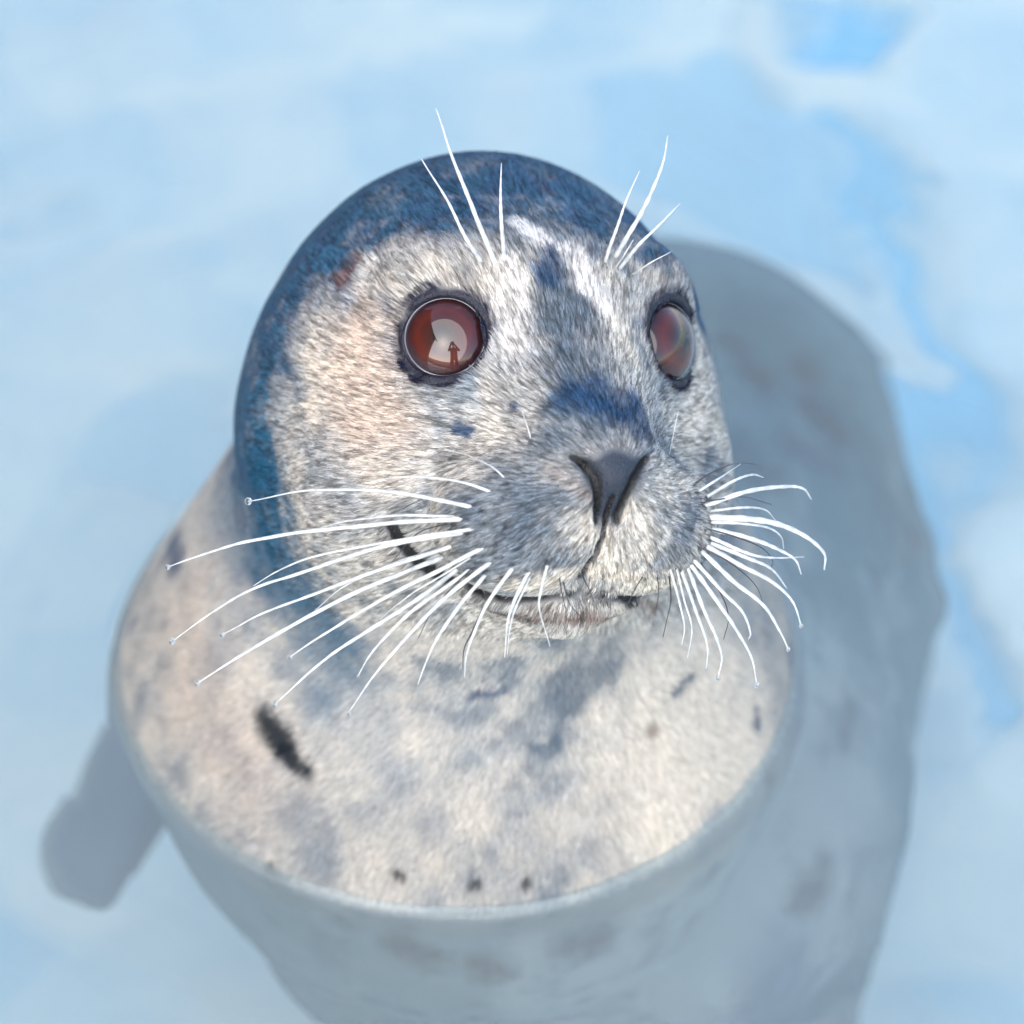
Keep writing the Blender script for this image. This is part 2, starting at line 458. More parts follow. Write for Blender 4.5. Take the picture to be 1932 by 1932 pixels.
# (pixels root to tip, thickness in photo pixels, tip depth, droplet radius px or 0, dark?)
W = [
    ([(915, 962), (800, 938), (700, 925), (580, 926), (468, 946)], 8.5, -0.2, 7, 0),
    ([(958, 940), (880, 912), (820, 902), (750, 900), (685, 912)], 6, 0.2, 3, 0),
    ([(890, 978), (700, 990), (500, 1015), (400, 1040), (317, 1070)], 9.5, -0.6, 5, 0),
    ([(875, 975), (790, 973), (720, 975), (650, 984), (583, 1003)], 6, 0, 0, 0),
    ([(960, 990), (780, 1014), (620, 1044), (540, 1070), (478, 1106)], 6.5, 0, 0, 0),
    ([(890, 1003), (740, 1026), (600, 1070), (450, 1125), (325, 1210)], 9.5, -0.4, 6, 0),
    ([(860, 1028), (736, 1068), (605, 1116), (500, 1156), (419, 1197)], 8.5, -0.2, 5, 0),
    ([(850, 1034), (768, 1053), (696, 1082), (640, 1112), (596, 1150)], 5, 0, 3, 0),
    ([(840, 1048), (669, 1118), (509, 1204), (430, 1252), (373, 1288)], 9.5, -0.3, 6, 0),
    ([(941, 1020), (784, 1098), (680, 1154), (600, 1204), (548, 1240)], 8.5, 0, 5, 0),
    ([(867, 1071), (776, 1138), (669, 1206), (590, 1264), (519, 1330)], 9.5, -0.2, 6, 0),
    ([(904, 1044), (803, 1103), (750, 1140), (717, 1168)], 4, 0.3, 0, 0),
    ([(896, 1068), (784, 1148), (725, 1204), (695, 1240), (675, 1275)], 7.5, 0, 3, 0),
    ([(945, 1047), (843, 1124), (768, 1202), (706, 1274), (657, 1346)], 9, 0, 5, 0),
    ([(923, 1076), (869, 1140), (824, 1206), (804, 1248), (789, 1290)], 8, 0.1, 0, 0),
    ([(975, 1060), (925, 1130), (895, 1195), (880, 1240), (876, 1278)], 8, 0.3, 0, 0),
    ([(958, 1082), (920, 1135), (893, 1190), (876, 1225), (873, 1262)], 5, 0.3, 0, 1),
    ([(1000, 1072), (972, 1130), (958, 1180), (952, 1240)], 8, 0.5, 0, 0),
    ([(1003, 1080), (976, 1140), (962, 1190), (957, 1234)], 5, 0.5, 0, 0),
    ([(1035, 1055), (1021, 1110), (1018, 1150), (1038, 1220)], 6, 0.6, 0, 0),
    ([(1062, 1095), (1075, 1140), (1105, 1172)], 2.6, 0.9, 0, 1),
    ([(1055, 1088), (1060, 1120), (1068, 1150)], 2.6, 0.9, 0, 1),
    ([(1095, 1080), (1110, 1110), (1120, 1135)], 2.4, 1.2, 0, 1),
    ([(965, 915), (930, 882), (890, 862), (855, 852)], 3.4, 0.2, 0, 0),
    ([(960, 935), (910, 905), (870, 893), (838, 896)], 3.2, 0.2, 0, 0),
    ([(1005, 838), (995, 805), (985, 772), (975, 745)], 3.0, 0.2, 0, 0),
    ([(1262, 860), (1270, 820), (1280, 775)], 2.6, 0.0, 0, 0),
    ([(860, 985), (800, 1000), (770, 1022), (740, 1060)], 3, 0.1, 0, 1),
    ([(800, 1160), (785, 1185), (775, 1205)], 2.6, 0.1, 0, 1) if False else ([(905, 1060), (850, 1110), (815, 1155), (790, 1203)], 3, 0.2, 0, 1),
    # right side
    ([(1307, 916), (1350, 888), (1391, 874), (1427, 876)], 3.4, -1.3, 0, 1),
    ([(1312, 932), (1345, 910), (1367, 896), (1397, 876)], 6, -1.2, 0, 0),
    ([(1330, 940), (1383, 908), (1419, 896), (1441, 901)], 7, -1.2, 0, 0),
    ([(1325, 956), (1407, 928), (1479, 918), (1515, 922), (1531, 942)], 10, -1.2, 0, 0),
    ([(1320, 950), (1359, 942), (1407, 938), (1457, 952)], 3, -1.1, 0, 1),
    ([(1335, 966), (1399, 958), (1443, 961), (1463, 981)], 6, -1.1, 0, 0),
    ([(1335, 977), (1419, 980), (1479, 992), (1527, 1016), (1556, 1044), (1556, 1074)], 13, -1.0, 0, 0),
    ([(1335, 986), (1400, 988), (1450, 996), (1474, 1012), (1479, 1034)], 6, -1.0, 0, 0),
    ([(1338, 998), (1415, 1016), (1459, 1032), (1499, 1054), (1511, 1084)], 10, -0.9, 0, 0),
    ([(1335, 1012), (1399, 1040), (1447, 1052), (1517, 1050)], 8, -0.9, 0, 0),
    ([(1327, 996), (1383, 1012), (1435, 1032), (1457, 1056), (1455, 1072)], 3.4, -0.8, 0, 1),
    ([(1335, 1024), (1407, 1052), (1455, 1074), (1483, 1110)], 9, -0.8, 0, 0),
    ([(1328, 1028), (1399, 1068), (1455, 1098), (1495, 1134), (1511, 1180)], 10, -0.7, 4, 0),
    ([(1320, 1036), (1383, 1096), (1439, 1142), (1471, 1190), (1488, 1226)], 10, -0.6, 4, 0),
    ([(1305, 1052), (1359, 1112), (1399, 1154), (1415, 1192), (1412, 1206)], 8, -0.5, 0, 0),
    ([(1315, 1030), (1375, 1060), (1425, 1105), (1443, 1152)], 3.4, -0.6, 0, 1),
    ([(1300, 1062), (1351, 1132), (1391, 1192), (1417, 1240), (1427, 1292)], 9, -0.4, 5, 0),
    ([(1295, 1066), (1327, 1148), (1352, 1204), (1362, 1240), (1355, 1278)], 8, -0.2, 5, 0),
    ([(1282, 1070), (1312, 1150), (1334, 1216), (1332, 1262)], 7.5, -0.2, 3, 0),
    ([(1275, 1068), (1291, 1132), (1306, 1186), (1296, 1242)], 5, 0.0, 0, 0),
    ([(1262, 1066), (1283, 1140), (1292, 1184), (1286, 1216)], 5, 0.1, 0, 0),
    ([(1320, 1060), (1360, 1120), (1373, 1165), (1365, 1206)], 3.4, -0.3, 0, 1),
    ([(1262, 1080), (1266, 1132), (1260, 1166), (1251, 1202)], 3.2, 0.2, 0, 1),
    ([(1215, 1085), (1196, 1115), (1185, 1140)], 2.4, 0.8, 0, 1),
    ([(1240, 1085), (1243, 1118), (1238, 1150)], 2.4, 0.8, 0, 1),
    # brow
    ([(912, 500), (880, 450), (845, 380), (795, 300)], 9, 0.2, 0, 0),
    ([(938, 505), (895, 400), (855, 300), (822, 205)], 10.5, 0.4, 0, 0),
    ([(953, 490), (946, 420), (944, 365), (946, 308)], 9, 0.2, 0, 0),
    ([(1140, 500), (1160, 440), (1180, 385), (1207, 322)], 7.5, -0.3, 0, 0),
    ([(1158, 490), (1190, 437), (1224, 375), (1250, 310), (1260, 257)], 10.5, -0.3, 0, 0),
    ([(1166, 511), (1205, 462), (1240, 428), (1283, 384)], 8, -0.4, 0, 0),
    ([(1160, 508), (1178, 478), (1195, 452)], 4, -0.3, 0, 0),
    ([(1190, 520), (1225, 497), (1265, 475)], 4, -0.6, 0, 0),
]
PORES = [stroke([w_[0][0]], 5.0, SKIN, .75, .7, .02) for w_ in W if w_[0][0][1] > 600]
for x, y in ((1010, 905), (1050, 950), (1000, 960), (955, 1000), (1035, 1000), (1075, 985), (985, 1030), (1030, 1040), (1075, 1030), (920, 985), (1250, 960), (1290, 990), (1240, 1000), (1270, 1030), (1300, 950), (1255, 925), (1110, 1010), (1225, 1035)):
    PORES.append(stroke([(x, y)], 4.5, SKIN, .6, .8, .02))
STROKES += PORES

def coat(p):
    """linear base colour, and 'bare' (0 fur .. 1 wet skin)"""
    q = hf(p); s = q.copy(); s[:, 0] = np.abs(s[:, 0])
    n = len(p)
    nz = fbm(p, 1.3, 4, 11); nf = fbm(p, 4.0, 3, 23); nb = fbm(p, 0.5, 3, 31)
    c = np.tile(CREAM, (n, 1)) * 0.62 + GREY * 0.38
    mix = lambda c, k, w: c + (k - c) * np.clip(w, 0, 1)[:, None]
    c = mix(c, GREY, 0.5 + 0.5 * nz)
    c = mix(c, STEEL, sstep(0.25, 1.0, nz + 0.5 * nf) * (0.2 + 0.3 * sstep(1, 3, q[:, 2])))
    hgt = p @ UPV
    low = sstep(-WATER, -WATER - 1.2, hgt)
    c = mix(c, hexl(220, 228, 226), low * 0.8)  # paler below the waterline: bright haze of the water put into the coat
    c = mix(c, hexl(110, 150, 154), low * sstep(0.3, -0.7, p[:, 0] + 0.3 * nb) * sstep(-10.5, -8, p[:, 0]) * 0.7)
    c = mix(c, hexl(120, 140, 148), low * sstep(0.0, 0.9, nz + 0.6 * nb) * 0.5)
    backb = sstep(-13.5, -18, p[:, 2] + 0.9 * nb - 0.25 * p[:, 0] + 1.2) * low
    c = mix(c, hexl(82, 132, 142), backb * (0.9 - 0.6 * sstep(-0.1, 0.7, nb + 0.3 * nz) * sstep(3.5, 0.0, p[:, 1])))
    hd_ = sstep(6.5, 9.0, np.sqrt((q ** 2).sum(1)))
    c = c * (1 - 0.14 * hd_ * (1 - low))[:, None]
    # crown, nape and side of the neck
    top = sstep(0, 5, s[:, 1])
    edge = q[:, 2] - (1.1 + 3.1 * top) + 0.8 * nz + 0.35 * nf
    crown = sstep(0.9, -0.7, edge) * sstep(7.5, 5.0, np.sqrt((q ** 2).sum(1)) + 0.5 * nz) 
    cc = mix(np.tile(TEAL, (n, 1)), NAVY, 0.5 + 0.6 * nf)
    cc = mix(cc, GREY, sstep(0.2, 1.2, nz * 0.8 + nf * 0.7) * 0.45)
    cc = mix(cc, hexl(112, 134, 150), sstep(-0.1, 0.5, nz + 0.4 * nf) * sstep(1.5, -1.5, q[:, 1]) * 0.8)
    c = mix(c, cc, crown * 0.93 * sstep(-6.0, -1.5, q[:, 1] + 0.8 * nz))
    wv = np.stack([fbm(p, 1.6, 3, 41), fbm(p, 1.6, 3, 53), fbm(p, 1.6, 3, 67)], 1)
    fine = np.stack([noise(p, 9, 71), noise(p, 9, 73), noise(p, 9, 79)], 1)
    for pts, rad, k, a, eg, wp in STROKES:
        c0 = np.mean(pts, 0); ext = max(np.linalg.norm(x - c0) for x in pts) + rad * 3 + 1
        m_ = np.where(((p - c0) ** 2).sum(1) < ext * ext)[0]
        if not len(m_): continue
        d, _ = seg_dist(p[m_] + wv[m_] * wp + fine[m_] * min(0.08, rad * .3), pts)
        w = sstep(rad * (1 + eg), rad * (1 - eg), d) * a
        c[m_] = c[m_] + (k - c[m_]) * w[:, None]
    # skin: nose, lips, eyelids, ear
    bare = np.zeros(n)
    nose = sstep(0.12, -0.12, nose_d(s) + 0.05 * nf)
    c = mix(c, hexl(54, 64, 78), nose); bare = np.maximum(bare, nose * 0.8)
    nd, nt = nostril_d(s); w = sstep(0.125, 0.075, nd + 0.06 * np.abs(nt - 0.45) * 1.2); c = mix(c, hexl(10, 10, 14), w); bare = np.maximum(bare, w)
    md, mt = seg_dist(s * MF, [q_ * MF for q_ in mouth_half]); w = sstep(0.21, 0.12, md + 0.03 * nf + 0.09 * sstep(0.4, 0.9, mt)); c = mix(c, hexl(14, 14, 18), w); bare = np.maximum(bare, sstep(0.20, 0.12, md + 0.09 * sstep(0.4, 0.9, mt)))
    pd = phil_d(s); w = sstep(0.085, 0.045, pd); c = mix(c, hexl(30, 22, 28), w); bare = np.maximum(bare, w)
    er = eye_rad(s)
    w = sstep(1.02, 0.91, er + 0.06 * nf); c = mix(c, hexl(10, 13, 30), w); bare = np.maximum(bare, sstep(0.96, 0.90, er))
    w = sstep(1.25, 0.95, er + 0.1 * nz); c = mix(c, hexl(40, 44, 70), w * 0.4)
    ed = np.minimum(seg_dist(q, EAR)[0], seg_dist(q, EAR_M)[0])
    c = mix(c, BROWN, sstep(0.26, 0.08, ed + 0.08 * nf) * 0.8)
    return np.clip(c, 0.005, 0.95), np.clip(bare, 0, 1)

def sdf_neckhead(p):
    return np.minimum(head_base(p), cone(p, P(905, 850, -7), P(880, 1150, -10.5), 4.75, 6.0))

def nose_d(s):
    """signed distance to the bare triangular nose in side/up, front only"""
    l, v = s[:, 0], s[:, 1]
    wdt = np.interp(v, [-0.95, -0.6, -0.2, 0.15, 0.45], [0.20, 0.28, 0.40, 0.62, 0.80])
    d = np.maximum(l - wdt, np.maximum(v - 0.46 - 0.08 * np.cos(l * 5), -0.85 - v))
    return np.where(s[:, 2] > 5.8, d, 1.0)

def eye_rad(s):
    rel = s - EYES[1][0]; a = EYES[1][1]
    up = np.array([0, 1.0, 0]) - a * a[1]; up /= np.linalg.norm(up)
    side = np.cross(up, a)
    return np.where(np.abs(rel @ a) < 0.9, np.sqrt((rel @ side) ** 2 + ((rel @ up) / 0.98) ** 2), 9.0)

# ------------------------------------------------------------------ materials
def mat(name):
    m_ = bpy.data.materials.new(name); m_.use_nodes = True
    return m_, m_.node_tree, m_.node_tree.nodes['Principled BSDF']

def simple(name, c, rough=0.5, spec=0.5, **kw):
    m_, t, b = mat(name)
    b.inputs['Base Color'].default_value = (*c, 1)
    b.inputs['Roughness'].default_value = rough
    b.inputs['Specular IOR Level'].default_value = spec
    for k, v in kw.items(): b.inputs[k].default_value = v
    return m_

M_coat, t, b = mat('seal_skin')
at = t.nodes.new('ShaderNodeAttribute'); at.attribute_name = 'coat'
ab = t.nodes.new('ShaderNodeAttribute'); ab.attribute_name = 'bare'
mul = t.nodes.new('ShaderNodeMix'); mul.data_type = 'RGBA'; mul.blend_type = 'MULTIPLY'; mul.inputs['Factor'].default_value = 1
mul.inputs[7].default_value = (0.62, 0.64, 0.68, 1)
t.links.new(at.outputs['Color'], mul.inputs[6])
t.links.new(mul.outputs[2], b.inputs['Base Color'])
rr = t.nodes.new('ShaderNodeMapRange'); rr.inputs['To Min'].default_value = 0.8; rr.inputs['To Max'].default_value = 0.45
t.links.new(ab.outputs['Fac'], rr.inputs['Value']); t.links.new(rr.outputs[0], b.inputs['Roughness'])
tc = t.nodes.new('ShaderNodeTexCoord'); nt = t.nodes.new('ShaderNodeTexNoise'); nt.inputs['Scale'].default_value = 900; nt.inputs['Detail'].default_value = 3
bp = t.nodes.new('ShaderNodeBump'); bp.inputs['Strength'].default_value = 0.8; bp.inputs['Distance'].default_value = 0.0010
t.links.new(tc.outputs['Object'], nt.inputs['Vector']); t.links.new(nt.outputs['Fac'], bp.inputs['Height']); t.links.new(bp.outputs[0], b.inputs['Normal'])

M_fur, t, b = mat('seal_fur')
at = t.nodes.new('ShaderNodeAttribute'); at.attribute_name = 'coat'
t.links.new(at.outputs['Color'], b.inputs['Base Color'])
b.inputs['Roughness'].default_value = 0.6; b.inputs['Specular IOR Level'].default_value = 0.15

M_whisk, t, b = mat('whisker_horn')
tc = t.nodes.new('ShaderNodeTexCoord'); nt = t.nodes.new('ShaderNodeTexNoise'); nt.inputs['Scale'].default_value = 260; nt.inputs['Detail'].default_value = 2
rp = t.nodes.new('ShaderNodeValToRGB'); rp.color_ramp.elements[0].position = 0.35; rp.color_ramp.elements[0].color = (0.58, 0.61, 0.62, 1); rp.color_ramp.elements[1].position = 0.6; rp.color_ramp.elements[1].color = (0.84, 0.84, 0.82, 1)
t.links.new(tc.outputs['Object'], nt.inputs['Vector']); t.links.new(nt.outputs['Fac'], rp.inputs[0]); t.links.new(rp.outputs[0], b.inputs['Base Color'])
b.inputs['Transmission Weight'].default_value = 0.1; b.inputs['Roughness'].default_value = 0.28
b.inputs['Subsurface Weight'].default_value = 0.0
M_wdark = simple('whisker_dark', (0.05, 0.05, 0.06), 0.35)
M_drop = simple('water', (1, 1, 1), 0.0, 0.5, **{'Transmission Weight': 1.0, 'IOR': 1.33})

M_eye, t, b = mat('eye_iris')
tc = t.nodes.new('ShaderNodeTexCoord')
sep = t.nodes.new('ShaderNodeSeparateXYZ'); t.links.new(tc.outputs['Object'], sep.inputs[0])
lenn = t.nodes.new('ShaderNodeVectorMath'); lenn.operation = 'LENGTH'
cmb = t.nodes.new('ShaderNodeCombineXYZ'); t.links.new(sep.outputs[0], cmb.inputs[0]); t.links.new(sep.outputs[1], cmb.inputs[1]); t.links.new(cmb.outputs[0], lenn.inputs[0])
ramp = t.nodes.new('ShaderNodeValToRGB'); r_ = ramp.color_ramp
sc_ = t.nodes.new('ShaderNodeMath'); sc_.operation = 'DIVIDE'; sc_.inputs[1].default_value = 1.02 * UNIT
nn = t.nodes.new('ShaderNodeTexNoise'); nn.inputs['Scale'].default_value = 220; nn.inputs['Detail'].default_value = 4
ad = t.nodes.new('ShaderNodeMath'); ad.operation = 'MULTIPLY_ADD'; ad.inputs[1].default_value = 0.12
t.links.new(tc.outputs['Object'], nn.inputs['Vector']); t.links.new(nn.outputs['Fac'], ad.inputs[0]); t.links.new(sc_.outputs[0], ad.inputs[2])
t.links.new(lenn.outputs['Value'], sc_.inputs[0]); t.links.new(ad.outputs[0], ramp.inputs[0])
r_.elements[0].position = 0.18; r_.elements[0].color = (0.004, 0.002, 0.002, 1)
r_.elements[1].position = 0.55; r_.elements[1].color = (0.085, 0.012, 0.006, 1)
e_ = r_.elements.new(0.74); e_.color = (0.022, 0.006, 0.008, 1)
e_ = r_.elements.new(1.0); e_.color = (0.012, 0.016, 0.04, 1)
t.links.new(ramp.outputs[0], b.inputs['Base Color'])
b.inputs['Roughness'].default_value = 0.5; b.inputs['Specular IOR Level'].default_value = 0.2
b.inputs['Coat Weight'].default_value = 1.0; b.inputs['Coat Roughness'].default_value = 0.0; b.inputs['Coat IOR'].default_value = 1.7

# ------------------------------------------------------------------ pool floor, ripples and shadow painted in
def tri_noise2(x, y, f, s): return noise(np.stack([x, y, np.zeros_like(x)], 1), f, s)
def ground_at(px, py):
    v = P(px, py, 0.0); c = np.array([0, 0, DIST]); d = v - c
    w0, wd = to_world(c[None])[0], d @ AX * UNIT
    return (w0 + wd * (((GROUND - 27.0) * UNIT - w0[2]) / wd[2]))[:2]

RIPPLE_PATCH = [([(1190, 240), (1290, 330), (1380, 420), (1470, 520)], 0.050, 0.012, .55), ([(1300, 150), (1360, 230), (1440, 380), (1560, 600)], 0.016, 0.012, .6),
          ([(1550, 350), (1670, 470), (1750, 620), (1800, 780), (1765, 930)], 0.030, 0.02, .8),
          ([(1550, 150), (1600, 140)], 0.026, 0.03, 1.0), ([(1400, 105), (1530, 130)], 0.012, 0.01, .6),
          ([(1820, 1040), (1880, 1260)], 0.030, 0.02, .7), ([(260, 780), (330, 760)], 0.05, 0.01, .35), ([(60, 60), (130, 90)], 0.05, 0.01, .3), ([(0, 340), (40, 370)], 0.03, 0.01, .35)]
RIPPLE_PATCH = [([np.array([*ground_at(*q), 0]) for q in pts], r, d, k) for pts, r, d, k in RIPPLE_PATCH]
def snow_h(x, y):
    p = np.stack([x, y, np.zeros_like(x)], 1)
    z = 0.020 * fbm(p, 3.0, 3, 91) + 0.006 * fbm(p, 11, 3, 97) + 0.12 * noise(p, 0.35, 99) * sstep(2, 8, np.hypot(x, y))
    z = z * 0.6
    ripple_shade = np.zeros(len(x))
    for pts, r, d, ks in RIPPLE_PATCH:
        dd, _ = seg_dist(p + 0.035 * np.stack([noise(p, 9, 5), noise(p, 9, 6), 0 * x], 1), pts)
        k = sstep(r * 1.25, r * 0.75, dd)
        z -= d * k; z += d * 0.35 * np.exp(-((dd - r * 1.9) / (r * 0.6)) ** 2); ripple_shade = np.maximum(ripple_shade, k * ks)  # dips whose blue paints water ripples and the seal's shadow onto the floor
    return z, ripple_shade

def grid_axis():
    a = np.linspace(-1.6, 1.6, 240)
    o = 1.6 + (np.linspace(0, 1, 70)[1:] ** 3) * 400
    return np.concatenate([-o[::-1], a, o])
gx_ = grid_axis(); gy_ = grid_axis() + 0.55
X, Y = np.meshgrid(gx_, gy_, indexing='ij')
z, ripple_shade = snow_h(X.ravel(), Y.ravel())
nx, ny = X.shape
ii = (np.arange(nx - 1)[:, None] * ny + np.arange(ny - 1)[None]).ravel()
fc = np.stack([ii, ii + ny, ii + ny + 1, ii + 1], 1)
me = bpy.data.meshes.new('pool_floor')
me.from_pydata(np.stack([X.ravel(), Y.ravel(), z], 1).tolist(), [], fc.tolist())
me.polygons.foreach_set('use_smooth', [True] * len(me.polygons))
a_ = me.attributes.new('ripple_shade', 'FLOAT', 'POINT'); a_.data.foreach_set('value', ripple_shade.astype(np.float32))
snow = bpy.data.objects.new('pool_floor', me); col.objects.link(snow)
snow['kind'] = 'structure'; snow['label'] = 'pale floor of the pool under clear water'
M_snow, t, b = mat('pool_floor')
ai = t.nodes.new('ShaderNodeAttribute'); ai.attribute_name = 'ripple_shade'
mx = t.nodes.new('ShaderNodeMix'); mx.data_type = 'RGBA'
mx.inputs[6].default_value = (0.90, 1.0, 1.0, 1); mx.inputs[7].default_value = (0.17, 0.62, 0.94, 1)  # pale floor, and the blue of the painted ripples and shadow
tc = t.nodes.new('ShaderNodeTexCoord')
n1 = t.nodes.new('ShaderNodeTexNoise'); n1.inputs['Scale'].default_value = 7; n1.inputs['Detail'].default_value = 4
n2 = t.nodes.new('ShaderNodeTexNoise'); n2.inputs['Scale'].default_value = 160; n2.inputs['Detail'].default_value = 4
t.links.new(tc.outputs['Object'], n1.inputs['Vector']); t.links.new(tc.outputs['Object'], n2.inputs['Vector'])
mr = t.nodes.new('ShaderNodeMapRange'); mr.inputs['From Min'].default_value = 0.40; mr.inputs['From Max'].default_value = 0.72; mr.inputs['To Max'].default_value = 0.5
t.links.new(n1.outputs['Fac'], mr.inputs['Value'])
mxx = t.nodes.new('ShaderNodeMath'); mxx.operation = 'MAXIMUM'
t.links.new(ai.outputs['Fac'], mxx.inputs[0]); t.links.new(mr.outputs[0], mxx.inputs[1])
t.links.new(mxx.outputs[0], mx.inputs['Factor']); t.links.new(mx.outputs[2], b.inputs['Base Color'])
b.inputs['Roughness'].default_value = 0.7
bp = t.nodes.new('ShaderNodeBump'); bp.inputs['Strength'].default_value = 0.6; bp.inputs['Distance'].default_value = 0.004
t.links.new(n2.outputs['Fac'], bp.inputs['Height']); t.links.new(bp.outputs[0], b.inputs['Normal'])
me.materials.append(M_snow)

# water surface: a polar sheet whose inner edge runs inside the seal's neck, with a raised meniscus
WC = N0 + DOWN * (WATER + float(N0 @ UPV)); HX = np.array([1.0, 0, 0]); HY = np.array([0, -math.sin(PITCH), math.cos(PITCH)])
NA = 900
ang = np.linspace(0, 2 * np.pi, NA, endpoint=False)
ray = np.cos(ang)[:, None] * HX + np.sin(ang)[:, None] * HY
rlo = np.full(NA, 2.0); rhi = np.full(NA, 14.0)
for _ in range(26):
    mid = (rlo + rhi) / 2; ins = sdf(WC + ray * mid[:, None]) < 0
    rlo = np.where(ins, mid, rlo); rhi = np.where(ins, rhi, mid)
rim = (rlo + rhi) / 2
off = np.concatenate([[-0.25, -0.08], np.linspace(0, 0.5, 16), 0.5 + np.linspace(0.04, 1, 110) ** 1.0 * 30, 30.5 + np.linspace(0.05, 1, 22) ** 3 * 9000])
rr_ = rim[:, None] + off[None]
wp = WC + ray[:, None] * rr_[..., None]
flat = wp.reshape(-1, 3)
o2 = np.tile(off, NA)
dec = np.exp(-np.maximum(o2, 0) / 16)
wx, wy = flat @ HX, flat @ HY
pn = np.stack([wx, wy, 0 * wx], 1)
lift_ = 0.20 * np.exp(-np.maximum(o2, 0) / 0.12)
lift_ += 0.11 * dec * np.sin(o2 * 1.25 + 1.2 * noise(pn, 0.18, 8)) * sstep(0, 1.5, o2)
lift_ += (0.10 * fbm(pn, 0.16, 3, 51) + 0.02 * noise(pn, 0.9, 55)) * sstep(0, 2.5, o2) * np.where(o2 > 60, 0.3, 1)
wv_ = to_world(flat + UPV * lift_[:, None])
NR = len(off)
ia = np.arange(NA)[:, None]; ir = np.arange(NR - 1)[None]
i0 = (ia * NR + ir).ravel(); i1 = (((ia + 1) % NA) * NR + ir).ravel()
me = bpy.data.meshes.new('water'); me.from_pydata(wv_.tolist(), [], np.stack([i0, i0 + 1, i1 + 1, i1], 1).tolist())
me.polygons.foreach_set('use_smooth', [True] * len(me.polygons))
water = bpy.data.objects.new('water', me); col.objects.link(water)
water['kind'] = 'structure'; water['label'] = 'clear pale blue water round the neck of the seal'
if me.polygons[0].normal.z < 0: me.flip_normals()
M_water = bpy.data.materials.new('clear_water'); M_water.use_nodes = True
t = M_water.node_tree; t.nodes.remove(t.nodes['Principled BSDF']); out = t.nodes['Material Output']
tr = t.nodes.new('ShaderNodeBsdfRefraction'); tr.inputs['Color'].default_value = (0.95, 1.0, 1.0, 1); tr.inputs['Roughness'].default_value = 0.0; tr.inputs['IOR'].default_value = 1.33
df = t.nodes.new('ShaderNodeBsdfDiffuse'); df.inputs[0].default_value = (0.82, 0.97, 1.0, 1)  # even pale veil, standing in for sky reflected on the water
gl = t.nodes.new('ShaderNodeBsdfGlossy'); gl.inputs['Roughness'].default_value = 0.03
fr = t.nodes.new('ShaderNodeFresnel'); fr.inputs['IOR'].default_value = 1.45
m1 = t.nodes.new('ShaderNodeMixShader'); m1.inputs[0].default_value = 0.17
m2 = t.nodes.new('ShaderNodeMixShader')
t.links.new(tr.outputs[0], m1.inputs[1]); t.links.new(df.outputs[0], m1.inputs[2])
t.links.new(fr.outputs[0], m2.inputs[0]); t.links.new(m1.outputs[0], m2.inputs[1]); t.links.new(gl.outputs[0], m2.inputs[2]); t.links.new(m2.outputs[0], out.inputs[0])
me.materials.append(M_water)

# ------------------------------------------------------------------ the seal
base = np.array([*to_world(A1[None])[0][:2], 0.0])
seal = bpy.data.objects.new('seal', None)
seal.location = base; seal.empty_display_size = 0.2
col.objects.link(seal)
seal['label'] = 'grey spotted seal rising upright from clear water, with long white whiskers'
seal['category'] = 'seal'

def local(p):
    return to_world(p) - base

def add(name, me, parent, m_):
    o = bpy.data.objects.new(name, me); o.parent = parent
    if m_: me.materials.append(m_)
    col.objects.link(o)
    return o

cc, bare = [], []
for i in range(0, len(co), 200000):
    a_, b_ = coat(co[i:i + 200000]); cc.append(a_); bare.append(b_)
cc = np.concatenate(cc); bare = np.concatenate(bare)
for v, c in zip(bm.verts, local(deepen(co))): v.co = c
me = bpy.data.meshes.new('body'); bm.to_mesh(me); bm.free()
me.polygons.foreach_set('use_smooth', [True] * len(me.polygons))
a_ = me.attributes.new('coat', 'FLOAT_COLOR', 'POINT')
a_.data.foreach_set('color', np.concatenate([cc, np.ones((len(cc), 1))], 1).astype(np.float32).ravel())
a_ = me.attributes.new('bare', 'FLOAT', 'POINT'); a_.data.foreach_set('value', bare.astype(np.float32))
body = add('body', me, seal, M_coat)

# eyes
for e, a in EYES:
    r = 1.04; c = e - a * 0.70
    up = np.array([0, 1.0, 0]) - a * a[1]; up /= np.linalg.norm(up); side = np.cross(up, a)
    bm2 = bmesh.new(); bmesh.ops.create_uvsphere(bm2, u_segments=64, v_segments=40, radius=r * UNIT)
    me = bpy.data.meshes.new('eye'); bm2.to_mesh(me); bm2.free()
    me.polygons.foreach_set('use_smooth', [True] * len(me.polygons))
    o = add('eye', me, seal, M_eye)
    cols = [(x @ HB) @ AX for x in (side, up, a)]
    mm = Matrix([[cols[j][i] for j in range(3)] for i in range(3)]).to_4x4()
    mm.translation = Vector(local(fh(c)[None])[0])
    o.matrix_local = mm

